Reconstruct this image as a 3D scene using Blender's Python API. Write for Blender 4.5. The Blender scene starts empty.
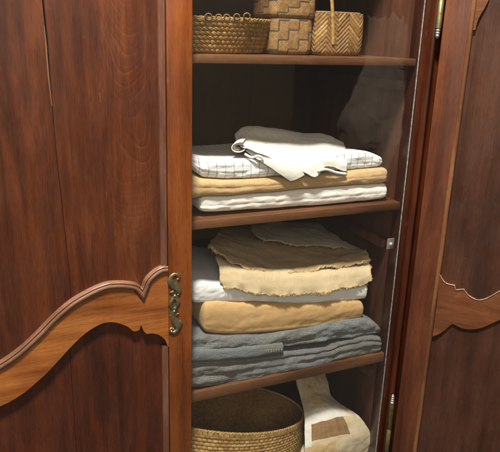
import bpy, bmesh, math, random
import numpy as np
from mathutils import Vector, Matrix, noise

random.seed(7)
rng = np.random.default_rng(7)
SC = bpy.context.scene
COL = SC.collection

# ------------------------------------------------------------------ camera
F_PX, PITCH, YAW, ROLL = 607.85, 0.301413, 0.422045, 0.0325557
CAM = np.array([0.0, -1.15, 0.0])
FW = np.array([math.sin(YAW) * math.cos(PITCH), math.cos(YAW) * math.cos(PITCH), -math.sin(PITCH)])
_rt = np.array([math.cos(YAW), -math.sin(YAW), 0.0])
_up = np.cross(_rt, FW)
RT = _rt * math.cos(ROLL) + _up * math.sin(ROLL)
UP = -_rt * math.sin(ROLL) + _up * math.cos(ROLL)
cd = bpy.data.cameras.new('camera')
cam = bpy.data.objects.new('camera', cd)
COL.objects.link(cam)
M3 = Matrix((RT, UP, -FW)).transposed()
cam.matrix_world = Matrix.Translation(Vector(CAM)) @ M3.to_4x4()
cd.sensor_width = 36.0
cd.sensor_fit = 'HORIZONTAL'
cd.lens = F_PX / 500.0 * 36.0
cd.clip_start = 0.02
cd.clip_end = 100.0
SC.camera = cam

# ------------------------------------------------------------------ world and lamps
W = bpy.data.worlds.new('World')
SC.world = W
W.use_nodes = True
W.node_tree.nodes['Background'].inputs[0].default_value = (1.0, 0.88, 0.74, 1)
W.node_tree.nodes['Background'].inputs[1].default_value = 0.20


def area(name, loc, target, size, power, col):
    l = bpy.data.lights.new(name, 'AREA')
    l.shape = 'DISK'
    l.size = size
    l.energy = power
    l.color = col
    o = bpy.data.objects.new(name, l)
    COL.objects.link(o)
    o.location = loc
    o.rotation_euler = (Vector(target) - Vector(loc)).to_track_quat('-Z', 'Y').to_euler()
    return o


area('ceiling_lamp', (-0.08, -0.90, 2.20), (0.50, 0.0, -0.5), 0.34, 275, (1.0, 0.93, 0.82))
area('fill_light', (-0.45, -2.3, 0.75), (0.5, 0.1, -0.6), 1.3, 19, (1.0, 0.89, 0.74))  # unseen soft fill, added to lift the shaded shelves
SC.view_settings.view_transform = 'Standard'
SC.view_settings.look = 'None'
SC.view_settings.exposure = 0.0
SC.view_settings.gamma = 1.0


# ------------------------------------------------------------------ helpers
def at(x, y, Y):
    """photo pixel -> point on the plane at depth Y."""
    d = RT * (x - 250) / F_PX - UP * (y - 226) / F_PX + FW
    return CAM + d * ((Y - CAM[1]) / d[1])


def link(name, verts, faces, m, parent=None, uv=None, smooth=True, mi=None):
    me = bpy.data.meshes.new(name)
    me.from_pydata([tuple(map(float, v)) for v in verts], [], [tuple(map(int, f)) for f in faces])
    for mm in (m if isinstance(m, (list, tuple)) else [m]):
        me.materials.append(mm)
    if smooth:
        me.polygons.foreach_set('use_smooth', [True] * len(me.polygons))
    if mi is not None:
        me.polygons.foreach_set('material_index', [int(k) for k in mi])
    if uv is not None:
        lay = me.uv_layers.new(name='UVMap')
        li = np.zeros(len(me.loops), dtype=np.int32)
        me.loops.foreach_get('vertex_index', li)
        lay.data.foreach_set('uv', np.asarray(uv, dtype=np.float32)[li].ravel())
    me.update()
    o = bpy.data.objects.new(name, me)
    COL.objects.link(o)
    if parent is not None:
        o.parent = parent
    return o


def from_bm(name, bm, m, parent=None, smooth=False):
    me = bpy.data.meshes.new(name)
    bmesh.ops.recalc_face_normals(bm, faces=bm.faces)
    bm.to_mesh(me)
    bm.free()
    me.materials.append(m)
    if smooth:
        me.polygons.foreach_set('use_smooth', [True] * len(me.polygons))
        me.set_sharp_from_angle(angle=math.radians(40))
    o = bpy.data.objects.new(name, me)
    COL.objects.link(o)
    if parent is not None:
        o.parent = parent
    return o


def empty(name, loc=(0, 0, 0), parent=None):
    o = bpy.data.objects.new(name, None)
    COL.objects.link(o)
    o.location = loc
    if parent is not None:
        o.parent = parent
    return o


def tag(o, label, cat, group=None):
    o['label'] = label
    o['category'] = cat
    if group:
        o['group'] = group
    return o


def add_box(bm, x0, x1, y0, y1, z0, z1, bev=0.0, seg=2):
    r = bmesh.ops.create_cube(bm, size=1.0)
    vs = r['verts']
    for v in vs:
        v.co = Vector((x0 + (v.co.x + .5) * (x1 - x0), y0 + (v.co.y + .5) * (y1 - y0), z0 + (v.co.z + .5) * (z1 - z0)))
    if bev:
        es = list({e for v in vs for e in v.link_edges})
        bmesh.ops.bevel(bm, geom=es, offset=bev, segments=seg, affect='EDGES', profile=0.5)


def box(name, x0, x1, y0, y1, z0, z1, m, parent=None, bev=0.0):
    bm = bmesh.new()
    add_box(bm, x0, x1, y0, y1, z0, z1, bev)
    return from_bm(name, bm, m, parent, smooth=bev > 0)


def add_prism(bm, pts, y0, y1, bev=0.0, axis_fn=None):
    """pts: outline in (x,z); extruded from y0 (front) to y1 (back); bevel on the front rim."""
    fn = axis_fn or (lambda a, y, b: Vector((a, y, b)))
    f = [bm.verts.new(fn(a, y0, b)) for a, b in pts]
    k = [bm.verts.new(fn(a, y1, b)) for a, b in pts]
    ff = bm.faces.new(f)
    bm.faces.new(list(reversed(k)))
    n = len(pts)
    for i in range(n):
        bm.faces.new((f[i], k[i], k[(i + 1) % n], f[(i + 1) % n]))
    if bev:
        bmesh.ops.bevel(bm, geom=list(ff.edges), offset=bev, segments=2, affect='EDGES', profile=0.5)


def smooth_line(pts, n=60):
    """Catmull-Rom through the points, n samples, roughly even in arc length."""
    P = np.array(pts, dtype=float)
    P = np.vstack([2 * P[0] - P[1], P, 2 * P[-1] - P[-2]])
    out = []
    for i in range(1, len(P) - 2):
        for t in np.linspace(0, 1, 24, endpoint=False):
            a, b, c, d = P[i - 1], P[i], P[i + 1], P[i + 2]
            out.append(0.5 * ((2 * b) + (-a + c) * t + (2 * a - 5 * b + 4 * c - d) * t * t + (-a + 3 * b - 3 * c + d) * t ** 3))
    out.append(P[-2])
    out = np.array(out)
    s = np.r_[0, np.cumsum(np.linalg.norm(np.diff(out, axis=0), axis=1))]
    q = np.linspace(0, s[-1], n)
    return np.stack([np.interp(q, s, out[:, k]) for k in range(out.shape[1])], 1)


def tube(path, rad, sides=8, cap=True):
    """verts, faces of a tube along the path; rad is a number or a list."""
    P = np.array(path, dtype=float)
    n = len(P)
    R = np.full(n, rad) if np.isscalar(rad) else np.array(rad, dtype=float)
    V, Fc = [], []
    ref = np.array([0.13, 0.31, 0.94])
    for i in range(n):
        t = P[min(i + 1, n - 1)] - P[max(i - 1, 0)]
        t = t / (np.linalg.norm(t) + 1e-12)
        if abs(t @ ref) > .95:
            ref = np.array([0.9, 0.3, 0.2])
        a = np.cross(t, ref)
        a /= np.linalg.norm(a)
        b = np.cross(t, a)
        ref = -a if False else ref
        for k in range(sides):
            w = 2 * math.pi * k / sides
            V.append(P[i] + R[i] * (math.cos(w) * a + math.sin(w) * b))
    for i in range(n - 1):
        for k in range(sides):
            k2 = (k + 1) % sides
            Fc.append((i * sides + k, i * sides + k2, (i + 1) * sides + k2, (i + 1) * sides + k))
    if cap:
        Fc.append(tuple(reversed(range(sides))))
        Fc.append(tuple((n - 1) * sides + k for k in range(sides)))
    return V, Fc


class Bag:
    def __init__(s):
        s.v, s.f = [], []

    def add(s, vf):
        o = len(s.v)
        s.v += list(vf[0])
        s.f += [tuple(i + o for i in q) for q in vf[1]]

    def build(s, name, m, parent=None, smooth=True):
        return link(name, s.v, s.f, m, parent, smooth=smooth)


def lathe(profile, n, cx, cy, sx=1.0, sy=1.0):
    """profile [(r,z)]; returns grid (rows, n, 3)."""
    a = np.linspace(0, 2 * math.pi, n, endpoint=False)
    G = np.zeros((len(profile), n, 3))
    for i, (r, z) in enumerate(profile):
        G[i, :, 0] = cx + r * sx * np.cos(a)
        G[i, :, 1] = cy + r * sy * np.sin(a)
        G[i, :, 2] = z
    return G


def grid_faces(r, c, wrap=False):
    fs = []
    for i in range(r - 1):
        for j in range(c if wrap else c - 1):
            j2 = (j + 1) % c
            fs.append((i * c + j, i * c + j2, (i + 1) * c + j2, (i + 1) * c + j))
    return fs


# ------------------------------------------------------------------ materials
def new_mat(name):
    m = bpy.data.materials.new(name)
    m.use_nodes = True
    nt = m.node_tree
    return m, nt, nt.nodes['Principled BSDF']


class NT:
    """tiny node-graph shorthand"""

    def __init__(s, nt):
        s.nt = nt

    def n(s, t, **kw):
        q = s.nt.nodes.new(t)
        for k, v in kw.items():
            setattr(q, k, v)
        return q

    def put(s, sock, v):
        if hasattr(v, 'is_linked') or isinstance(v, bpy.types.NodeSocket):
            s.nt.links.new(v, sock)
        else:
            sock.default_value = v

    def math(s, op, a, b=0.0, c=None):
        q = s.n('ShaderNodeMath', operation=op)
        s.put(q.inputs[0], a)
        s.put(q.inputs[1], b)
        if c is not None:
            s.put(q.inputs[2], c)
        return q.outputs[0]

    def noise(s, vec, scale, detail=4.0, rough=.55, dist=0.0):
        q = s.n('ShaderNodeTexNoise')
        s.put(q.inputs['Vector'], vec)
        q.inputs['Scale'].default_value = scale
        q.inputs['Detail'].default_value = detail
        q.inputs['Roughness'].default_value = rough
        q.inputs['Distortion'].default_value = dist
        return q.outputs['Fac']

    def scaled(s, vec, sc, loc=(0, 0, 0)):
        q = s.n('ShaderNodeMapping')
        s.put(q.inputs['Vector'], vec)
        q.inputs['Scale'].default_value = sc
        q.inputs['Location'].default_value = loc
        return q.outputs[0]

    def ramp(s, fac, stops):
        q = s.n('ShaderNodeValToRGB')
        s.put(q.inputs[0], fac)
        e = q.color_ramp.elements
        while len(e) < len(stops):
            e.new(0.5)
        for k, (p, c) in enumerate(stops):
            e[k].position = p
            e[k].color = (c[0], c[1], c[2], 1) if hasattr(c, '__len__') else (c, c, c, 1)
        return q.outputs[0]

    def mix(s, fac, a, b, blend='MIX'):
        q = s.n('ShaderNodeMix', data_type='RGBA', blend_type=blend)
        s.put(q.inputs[0], fac)
        for sock, v in ((q.inputs[6], a), (q.inputs[7], b)):
            if isinstance(v, bpy.types.NodeSocket):
                s.nt.links.new(v, sock)
            else:
                sock.default_value = (v[0], v[1], v[2], 1)
        return q.outputs[2]

    def bump(s, h, strength, dist, normal=None):
        q = s.n('ShaderNodeBump')
        s.put(q.inputs['Height'], h)
        q.inputs['Strength'].default_value = strength
        q.inputs['Distance'].default_value = dist
        if normal is not None:
            s.nt.links.new(normal, q.inputs['Normal'])
        return q.outputs[0]


def wood(name, dark, mid, light, axis='Z', x0=0.0, curve=30.0, period=0.035, line=(1.35, 1.3, 1.2), line_amt=.35, seed=0.0, rough=.34, coat=.35, bands=1.0, cross='X'):
    """polished timber: streaked grain along `axis`, cathedral figure round x0, dark pores, fine scratches."""
    m, nt, bs = new_mat(name)
    g = NT(nt)
    tc = g.n('ShaderNodeTexCoord').outputs['Object']
    sep = g.n('ShaderNodeSeparateXYZ')
    nt.links.new(tc, sep.inputs[0])
    ax = {'X': 0, 'Y': 1, 'Z': 2}
    along = sep.outputs[ax[axis]]
    across = sep.outputs[ax[cross]]
    st = [1.0, 1.0, 1.0]
    st[ax[axis]] = 0.07
    vs = g.scaled(tc, st, (seed, seed * 1.7, seed * .6))
    st2 = [1.0, 1.0, 1.0]
    st2[ax[axis]] = 0.16
    vb = g.scaled(tc, st2, (seed + 3, seed * .4, seed * 1.3))
    wide = g.noise(vb, 13.0, 4.0, .55, .8)
    streak = g.noise(vs, 46.0, 6.0, .66, .3)
    fine = g.noise(g.scaled(vs, [1 if k == 1.0 else .45 for k in st]), 560.0, 3.0, .6)
    cloud = g.noise(g.scaled(tc, (1, 1, .7), (seed * 2, 4, 1)), 6.0, 5.0, .6)
    wob = g.noise(g.scaled(tc, (1, 1, .6), (seed, 1, 2)), 7.0, 1.5, .5)
    d = g.math('SUBTRACT', across, x0)
    d2 = g.math('MULTIPLY', g.math('MULTIPLY', d, d), curve)
    v = g.math('SUBTRACT', along, d2)
    v = g.math('ADD', v, g.math('MULTIPLY', wob, 0.34))
    v = g.math('ADD', v, g.math('MULTIPLY', streak, 0.010))
    ph = g.math('FRACT', g.math('DIVIDE', v, period))
    ring = g.ramp(ph, [(0.0, 0.0), (0.25, 0.06), (0.32, .45), (.40, .08), (0.70, 0.15), (0.88, .40), (0.94, 1.0), (1.0, 0.0)])
    ring = g.math('MULTIPLY', ring, g.math('MULTIPLY', g.ramp(g.math('ABSOLUTE', d), [(.03, 1.0), (.13, .08)]), g.ramp(g.noise(g.scaled(tc, (1, 1, 1), (seed, 7, 2)), 8.0, 2.0), [(.42, .05), (.62, 1.0)])))
    f = g.math('ADD', g.math('MULTIPLY', wide, .70 * bands), g.math('MULTIPLY', streak, 1 - .70 * bands))
    base = g.ramp(f, [(.39, tuple(.85 * c for c in dark)), (.49, mid), (.60, light)])
    base = g.mix(g.ramp(cloud, [(.38, 0.0), (.68, .55)]), base, tuple(.50 * c for c in mid))
    lined = g.mix(1.0, base, line, 'MULTIPLY')
    col = g.mix(g.math('MULTIPLY', ring, line_amt), base, lined)
    pores = g.ramp(fine, [(.32, 0.35), (.46, 1.0)])
    col = g.mix(.5, col, g.mix(1.0, col, pores, 'MULTIPLY'))
    tick = [1.0, 1.0, 1.0]
    tick[ax[axis]] = .05
    hair = g.ramp(g.noise(g.scaled(tc, tick, (seed, 0, 3)), 1500.0, 2.0, .5), [(.36, .70), (.50, 1.0), (.66, 1.10)])
    col = g.mix(.8, col, g.mix(1.0, col, hair, 'MULTIPLY'))
    scr = g.noise(g.scaled(tc, (1, 1, 1) if axis == 'X' else (1.0, 1.0, .22), (seed * 3, 1, 1)), 60.0, 6.0, .75)
    col = g.mix(g.ramp(scr, [(.64, 0.0), (.72, .22)]), col, (.26, .15, .09))
    sp = g.noise(g.scaled(tc, (1, 1, 1)), 240.0, 2.0)
    col = g.mix(g.ramp(sp, [(.74, 0.0), (.79, .30)]), col, (.30, .19, .12))
    nt.links.new(col, bs.inputs['Base Color'])
    sm = g.noise(g.scaled(tc, (1, 1, .7), (seed, 2, 8)), 16.0, 6.0, .68)
    nt.links.new(g.ramp(sm, [(.3, rough - .06), (.7, rough + .24)]), bs.inputs['Roughness'])
    bs.inputs['Coat Weight'].default_value = coat * .7
    bs.inputs['Coat Roughness'].default_value = .30
    bs.inputs['Specular IOR Level'].default_value = .30
    nt.links.new(g.bump(g.math('ADD', g.math('MULTIPLY', fine, .6), g.math('MULTIPLY', streak, .4)), .16, .0008, g.bump(g.noise(tc, 5.0, 2.0), .18, .01)), bs.inputs['Normal'])
    return m


def cloth(name, c0, c1, thread=900.0, blotch=8.0, bump=.35, dist=.0008, slub=.5, uvgrid=None, sheen=.15, rib=None):
    """woven textile on UV metres: warp and weft ribs, slubs, blotches; optional coloured grid lines."""
    m, nt, bs = new_mat(name)
    g = NT(nt)
    uv = g.n('ShaderNodeTexCoord').outputs['UV']
    ob = g.n('ShaderNodeTexCoord').outputs['Object']
    sep = g.n('ShaderNodeSeparateXYZ')
    nt.links.new(uv, sep.inputs[0])
    u, v = sep.outputs[0], sep.outputs[1]
    wu = g.math('SINE', g.math('MULTIPLY', u, thread))
    wv = g.math('SINE', g.math('MULTIPLY', v, thread))
    weave = g.math('MULTIPLY', wu, wv)
    s1 = g.noise(g.scaled(uv, (1, .06, 1)), thread * .28, 3.0)
    s2 = g.noise(g.scaled(uv, (.06, 1, 1)), thread * .28, 3.0)
    sl = g.math('ADD', g.math('MULTIPLY', s1, .5), g.math('MULTIPLY', s2, .5))
    bl = g.noise(ob, blotch, 4.0, .6)
    fac = g.math('ADD', g.math('MULTIPLY', bl, 1 - slub), g.math('MULTIPLY', sl, slub))
    col = g.ramp(fac, [(.36, c0), (.62, c1)])
    h = g.math('ADD', g.math('MULTIPLY', weave, .22), sl)
    if rib:
        per, depth, rc, c2 = rib
        n1 = g.noise(g.scaled(uv, (1, .55, 1)), 1.5 / per, 3.0, .65)
        n2 = g.noise(g.scaled(uv, (.7, 1, 1)), 1.3 / per, 3.0, .65)
        rr = g.math('SINE', g.math('MULTIPLY', g.math('ADD', v, g.math('MULTIPLY', n1, per * 1.6)), 2 * math.pi / per))
        chk = g.math('ADD', g.math('MULTIPLY', rr, .09), g.math('ADD', g.math('MULTIPLY', n1, .6), g.math('MULTIPLY', n2, .55)))
        tone = g.ramp(g.noise(ob, 6.0, 3.0), [(.42, 0.0), (.58, 1.0)])
        col = g.mix(tone, col, c2)
        col = g.mix(g.ramp(chk, [(.46, 0.0), (.78, depth)]), col, rc)
        col = g.mix(g.ramp(chk, [(.36, .65), (.54, 0.0)]), col, (.05, .053, .057))
        h = g.math('ADD', h, g.math('MULTIPLY', chk, 2.0))
    if uvgrid:
        pu, pv, wd, gc, amt = uvgrid
        wob = g.math('MULTIPLY', g.noise(uv, 30.0, 2.0), .006)
        fu = g.math('FRACT', g.math('DIVIDE', g.math('ADD', u, wob), pu))
        fv = g.math('FRACT', g.math('DIVIDE', g.math('ADD', v, wob), pv))
        lu = g.math('LESS_THAN', fu, wd)
        lv = g.math('LESS_THAN', fv, wd)
        mk = g.math('MULTIPLY', g.math('MAXIMUM', lu, lv), g.ramp(sl, [(.3, .55), (.6, 1.0)]))
        col = g.mix(g.math('MULTIPLY', mk, amt), col, gc)
    nt.links.new(col, bs.inputs['Base Color'])
    bs.inputs['Roughness'].default_value = .9
    bs.inputs['Specular IOR Level'].default_value = .15
    bs.inputs['Sheen Weight'].default_value = sheen
    big = g.bump(g.noise(ob, 38.0, 4.0, .6), .35, .004)
    nt.links.new(g.bump(h, min(1.0, bump * 1.6), dist * 1.2, big), bs.inputs['Normal'])
    return m


def straw(name, c0, c1, scale=120.0, rough=.55):
    m, nt, bs = new_mat(name)
    g = NT(nt)
    ob = g.n('ShaderNodeTexCoord').outputs['Object']
    a = g.noise(ob, scale, 3.0)
    b = g.noise(ob, 14.0, 3.0)
    f = g.math('ADD', g.math('MULTIPLY', a, .6), g.math('MULTIPLY', b, .4))
    nt.links.new(g.ramp(f, [(.36, c0), (.62, c1)]), bs.inputs['Base Color'])
    bs.inputs['Roughness'].default_value = rough
    bs.inputs['Specular IOR Level'].default_value = .3
    nt.links.new(g.bump(a, .3, .001), bs.inputs['Normal'])
    return m


def metal(name, c, rough, tarnish, spots=60.0):
    m, nt, bs = new_mat(name)
    g = NT(nt)
    ob = g.n('ShaderNodeTexCoord').outputs['Object']
    f = g.noise(ob, spots, 5.0, .65)
    nt.links.new(g.ramp(f, [(.38, tarnish), (.62, c)]), bs.inputs['Base Color'])
    nt.links.new(g.ramp(f, [(.3, rough + .22), (.7, rough)]), bs.inputs['Roughness'])
    bs.inputs['Metallic'].default_value = .9
    nt.links.new(g.bump(f, .3, .0015), bs.inputs['Normal'])
    return m


def glass_mat():
    m = bpy.data.materials.new('clear_glass')
    m.use_nodes = True
    nt = m.node_tree
    nt.nodes.remove(nt.nodes['Principled BSDF'])
    g = NT(nt)
    tr = g.n('ShaderNodeBsdfTransparent')
    tr.inputs[0].default_value = (.985, .99, .985, 1)
    gl = g.n('ShaderNodeBsdfGlossy')
    gl.inputs['Roughness'].default_value = .004
    lw = g.n('ShaderNodeLayerWeight')
    lw.inputs[0].default_value = .5
    p = g.math('POWER', lw.outputs['Facing'], 4.0)
    f = g.math('ADD', g.math('MULTIPLY', p, .9), .031)
    mx = g.n('ShaderNodeMixShader')
    nt.links.new(f, mx.inputs[0])
    nt.links.new(tr.outputs[0], mx.inputs[1])
    nt.links.new(gl.outputs[0], mx.inputs[2])
    nt.links.new(mx.outputs[0], nt.nodes['Material Output'].inputs[0])
    return m


def plain(name, c, rough=.7, var=.15, scale=20):
    m, nt, bs = new_mat(name)
    g = NT(nt)
    ob = g.n('ShaderNodeTexCoord').outputs['Object']
    f = g.noise(ob, scale, 4.0)
    nt.links.new(g.ramp(f, [(.3, tuple(k * (1 - var) for k in c)), (.7, tuple(min(1, k * (1 + var)) for k in c))]), bs.inputs['Base Color'])
    bs.inputs['Roughness'].default_value = rough
    return m


M = {}
M['stile'] = wood('orange_brown_timber', (0.0817, 0.0171, 0.0028), (0.1476, 0.0356, 0.0055), (0.2072, 0.0594, 0.0099), 'Z', x0=.9, curve=3, period=.02, line_amt=.12, seed=1.3, bands=.8)
M['rail'] = wood('golden_brown_timber', (0.1372, 0.0381, 0.0075), (0.2341, 0.0726, 0.0144), (0.3228, 0.1176, 0.0267), 'X', x0=-.2, curve=3, period=.03, line_amt=.18, seed=4.1, bands=.8, cross='Z')
M['panel'] = wood('red_brown_panel', (0.0387, 0.0083, 0.0027), (0.0716, 0.0165, 0.0049), (0.1152, 0.0311, 0.0091), 'Z', x0=.262, curve=42, period=.036, line=(2.3, 2.5, 2.5), line_amt=.55, seed=2.2, bands=.7)
M['panel_plain'] = wood('dark_red_panel', (0.0304, 0.0068, 0.0027), (0.0598, 0.0142, 0.0047), (0.1086, 0.0265, 0.0068), 'Z', x0=-.3, curve=5, period=.03, line_amt=.12, seed=6.2, bands=.85)
M['panel_low'] = wood('deep_brown_panel', (0.0319, 0.0072, 0.0026), (0.0600, 0.0137, 0.0047), (0.0918, 0.0228, 0.0077), 'Z', x0=.13, curve=20, period=.05, line_amt=.18, seed=8.4, bands=.7)
M['mould'] = wood('dull_moulding', (0.0848, 0.0342, 0.0215), (0.1225, 0.0523, 0.0333), (0.1696, 0.0760, 0.0509), 'Z', line_amt=.05, seed=3.0, rough=.28, coat=.6)
M['rail_mould'] = wood('polished_rail_moulding', (0.1170, 0.0494, 0.0264), (0.1710, 0.0779, 0.0440), (0.2250, 0.1140, 0.0682), 'X', line_amt=.05, seed=3.4, rough=.24, coat=1.0, cross='Z')
M['case'] = wood('polished_red_timber', (0.0240, 0.0048, 0.0019), (0.0480, 0.0096, 0.0029), (0.0768, 0.0173, 0.0048), 'Z', x0=2, curve=2, line_amt=.1, seed=5.5, rough=.26, coat=.6)
M['bead'] = wood('bright_red_bead', (0.0336, 0.0058, 0.0014), (0.0560, 0.0110, 0.0022), (0.0784, 0.0169, 0.0034), 'Z', x0=2, curve=2, line_amt=.1, seed=5.9, rough=.22, coat=.7)
M['door_in'] = wood('worn_door_timber', (0.0535, 0.0136, 0.0048), (0.0900, 0.0250, 0.0090), (0.1409, 0.0436, 0.0148), 'Z', x0=.4, curve=4, line_amt=.15, seed=9.1, rough=.42, coat=.12, bands=.8)
M['door_in_rail'] = wood('worn_rail_timber', (0.0778, 0.0246, 0.0083), (0.1192, 0.0392, 0.0137), (0.1607, 0.0557, 0.0197), 'X', x0=.2, curve=6, line_amt=.15, seed=9.7, rough=.42, coat=.12, bands=.7, cross='Z')
M['door_in_panel'] = wood('greyed_door_panel', (0.0294, 0.0099, 0.0048), (0.0446, 0.0152, 0.0077), (0.0608, 0.0221, 0.0115), 'Z', x0=.5, curve=5, line_amt=.08, seed=7.7, rough=.42, coat=.12, bands=.7)
M['orange_edge'] = wood('orange_edge_timber', (.068, .024, .010), (.112, .042, .017), (.17, .07, .03), 'Z', x0=2, curve=2, line_amt=.05, seed=9.4, rough=.42, coat=.1)  # lighter orange tone for the strip along the stile's rounded edge
M['shelf'] = wood('shelf_timber', (0.0612, 0.0219, 0.0087), (0.1204, 0.0469, 0.0187), (0.1784, 0.0766, 0.0324), 'X', x0=.3, curve=4, period=.02, line_amt=.2, seed=11.0, rough=.42, coat=.1, cross='Y')
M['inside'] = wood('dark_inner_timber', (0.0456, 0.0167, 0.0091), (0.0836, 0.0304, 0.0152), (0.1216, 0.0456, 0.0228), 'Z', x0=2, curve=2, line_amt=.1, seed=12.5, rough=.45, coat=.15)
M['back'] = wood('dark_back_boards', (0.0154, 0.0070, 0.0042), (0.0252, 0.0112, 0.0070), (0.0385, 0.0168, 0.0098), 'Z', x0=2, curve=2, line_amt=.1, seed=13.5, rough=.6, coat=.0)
M['glass'] = glass_mat()
M['glass_edge'] = plain('piped_light_edge', (.27, .25, .23), .4, .5, 90)  # pale colour stands in for light piped to the pane's edges
M['brass'] = metal('dull_brass', (.25, .21, .125), .42, (.10, .085, .05))
M['brass_green'] = metal('greenish_brass', (.26, .225, .10), .42, (.13, .11, .05))
M['steel'] = metal('clip_steel', (.55, .56, .55), .28, (.30, .30, .29), 90)
M['white'] = cloth('white_cotton', (.74, .72, .68), (.86, .85, .82), 3000, bump=.25, dist=.0006)
M['napkin'] = cloth('white_linen', (.66, .64, .59), (.78, .765, .72), 3000, bump=.25, dist=.0006)
M['plaid'] = cloth('white_checked_cotton', (.70, .72, .73), (.84, .85, .85), 3000, bump=.25, dist=.0006, uvgrid=(.0195, .0135, .105, (.20, .245, .32), .85))
M['tan'] = cloth('tan_slub_cotton', (.42, .27, .125), (.62, .44, .245), 2400, bump=.5, dist=.0012, slub=.75)
M['ochre'] = cloth('ochre_linen', (.46, .285, .115), (.60, .40, .19), 2800, bump=.35, dist=.0008, slub=.6)
M['burlap'] = cloth('cream_burlap', (.50, .39, .225), (.68, .56, .37), 2400, bump=.5, dist=.0012, slub=.7)
M['burlap_shaded'] = cloth('shaded_burlap', (.37, .25, .115), (.51, .365, .195), 2400, bump=.5, dist=.0012, slub=.7)  # same burlap darkened: the shelf's shade is put into its colour
M['taupe'] = cloth('taupe_cotton', (.46, .40, .31), (.60, .535, .43), 2600, bump=.4, dist=.001, slub=.5)
M['fringe'] = straw('frayed_thread', (.38, .26, .115), (.62, .47, .265), 220, .9)
M['sheet'] = cloth('cool_white_cotton', (.66, .68, .70), (.80, .82, .84), 3000, bump=.25, dist=.0006)
M['denim'] = cloth('blue_grey_weave', (.09, .11, .125), (.22, .255, .275), 2000, bump=.8, dist=.0014, slub=.6, rib=(.0030, .5, (.39, .41, .415), (.16, .155, .145)))
M['grey'] = cloth('grey_weave', (.085, .085, .082), (.205, .20, .188), 2000, bump=.8, dist=.0014, slub=.6, rib=(.0030, .45, (.35, .34, .32), (.15, .165, .18)))
M['cream'] = cloth('cream_cotton', (.60, .49, .32), (.76, .66, .48), 2400, bump=.45, dist=.001, slub=.6)
M['straw'] = straw('golden_straw', (.14, .070, .018), (.32, .18, .055))
M['straw_lt'] = straw('pale_straw', (.20, .11, .032), (.42, .265, .095))
M['straw_gold'] = straw('sunny_straw', (.26, .145, .042), (.50, .31, .11))
M['straw_gold_lt'] = straw('sunny_pale_straw', (.34, .21, .07), (.60, .41, .17))
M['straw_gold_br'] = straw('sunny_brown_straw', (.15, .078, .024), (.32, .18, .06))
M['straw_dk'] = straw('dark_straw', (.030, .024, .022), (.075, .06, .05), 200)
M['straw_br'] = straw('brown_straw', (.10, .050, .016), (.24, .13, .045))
M['straw_tan'] = straw('tan_straw', (.15, .080, .032), (.27, .16, .070))

def fbm0(a, b):
    return noise.fractal(Vector((a, b, 1.7)), 1.0, 2.0, 3)


# ------------------------------------------------------------------ the armoire: case
ZT, ZB = 0.42, -1.20
arm = tag(empty('armoire', (.375, 0.2, -1.32)), 'old polished red brown wooden armoire with shaped door rails and glazed shelves', 'armoire')
OFF = Vector(arm.location)


def under(o, p=None):
    """parent keeping world placement (all parents here are unrotated and unscaled)."""
    p = p or arm
    w = Vector((0, 0, 0))
    q = p
    while q is not None:
        w += q.location
        q = q.parent
    o.parent = p
    o.location = Vector(o.location) - w
    return o


XI, XP = .914, .956
# right front post with its polished bead: profile in plan, extruded upright
prof = [(XI, .43), (XI, -.001), (.9155, -.0035), (.938, -.0035), (.939, .0)]
bm = bmesh.new()
add_box(bm, .9152, .9385, -.004, .03, ZB, ZT, .0015)
under(from_bm('front_post', bm, M['case'], smooth=True))
bg = Bag()
ang = np.linspace(math.pi * 1.0, math.pi * 2.0, 13)
ring = [(.9475 + .0085 * math.cos(a), .0 + .013 * math.sin(a)) for a in ang]
V, Fc = [], []
zs = np.linspace(ZB, ZT, 30)
for z in zs:
    for (x, y) in ring:
        V.append((x, y - .001, z))
Fc = grid_faces(len(zs), len(ring))
under(link('corner_bead', V, [tuple(reversed(f)) for f in Fc], M['bead']))
under(box('side_panel', XI + .0015, .958, .031, .455, ZB, ZT, M['inside'], bev=.001))
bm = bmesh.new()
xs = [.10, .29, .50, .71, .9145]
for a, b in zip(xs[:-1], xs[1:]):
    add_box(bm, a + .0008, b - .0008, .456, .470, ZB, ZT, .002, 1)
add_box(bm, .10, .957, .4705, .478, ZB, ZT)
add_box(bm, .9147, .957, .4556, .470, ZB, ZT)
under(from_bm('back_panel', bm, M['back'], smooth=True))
under(box('top_panel', .10, .9145, .001, .455, ZT - .02, ZT, M['inside']))
for nm, z0, z1 in (('shelf', -.0515, -.0355), ('shelf', -.3885, -.3700), ('shelf', -.8035, -.7785), ('shelf', -1.195, -1.170)):
    under(box(nm, .16, XI, .0, .4545, z0, z1, M['shelf'], bev=.0018))
under(box('outer_side', XP + .0015, 1.03, .002, .47, ZB, ZT, M['case'], bev=.002))
# cleats on the side wall
for z in (-.475, -.085, -.43, -.845):
    if z in (-.475, -.845, -.085):
        under(box('cleat', .896, XI + .001, .035, .44, z - .022, z, M['inside'], bev=.002))

# ------------------------------------------------------------------ left door (closed)
YF = -.030
dl = empty('door', (-.215, YF, -1.2))
under(dl)
SX0, SX1 = at(168, 226, YF)[0], at(192.3, 226, YF)[0]


def xz(pts, Y=YF):
    return [tuple(at(x, y, Y)[[0, 2]]) for x, y in pts]


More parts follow.
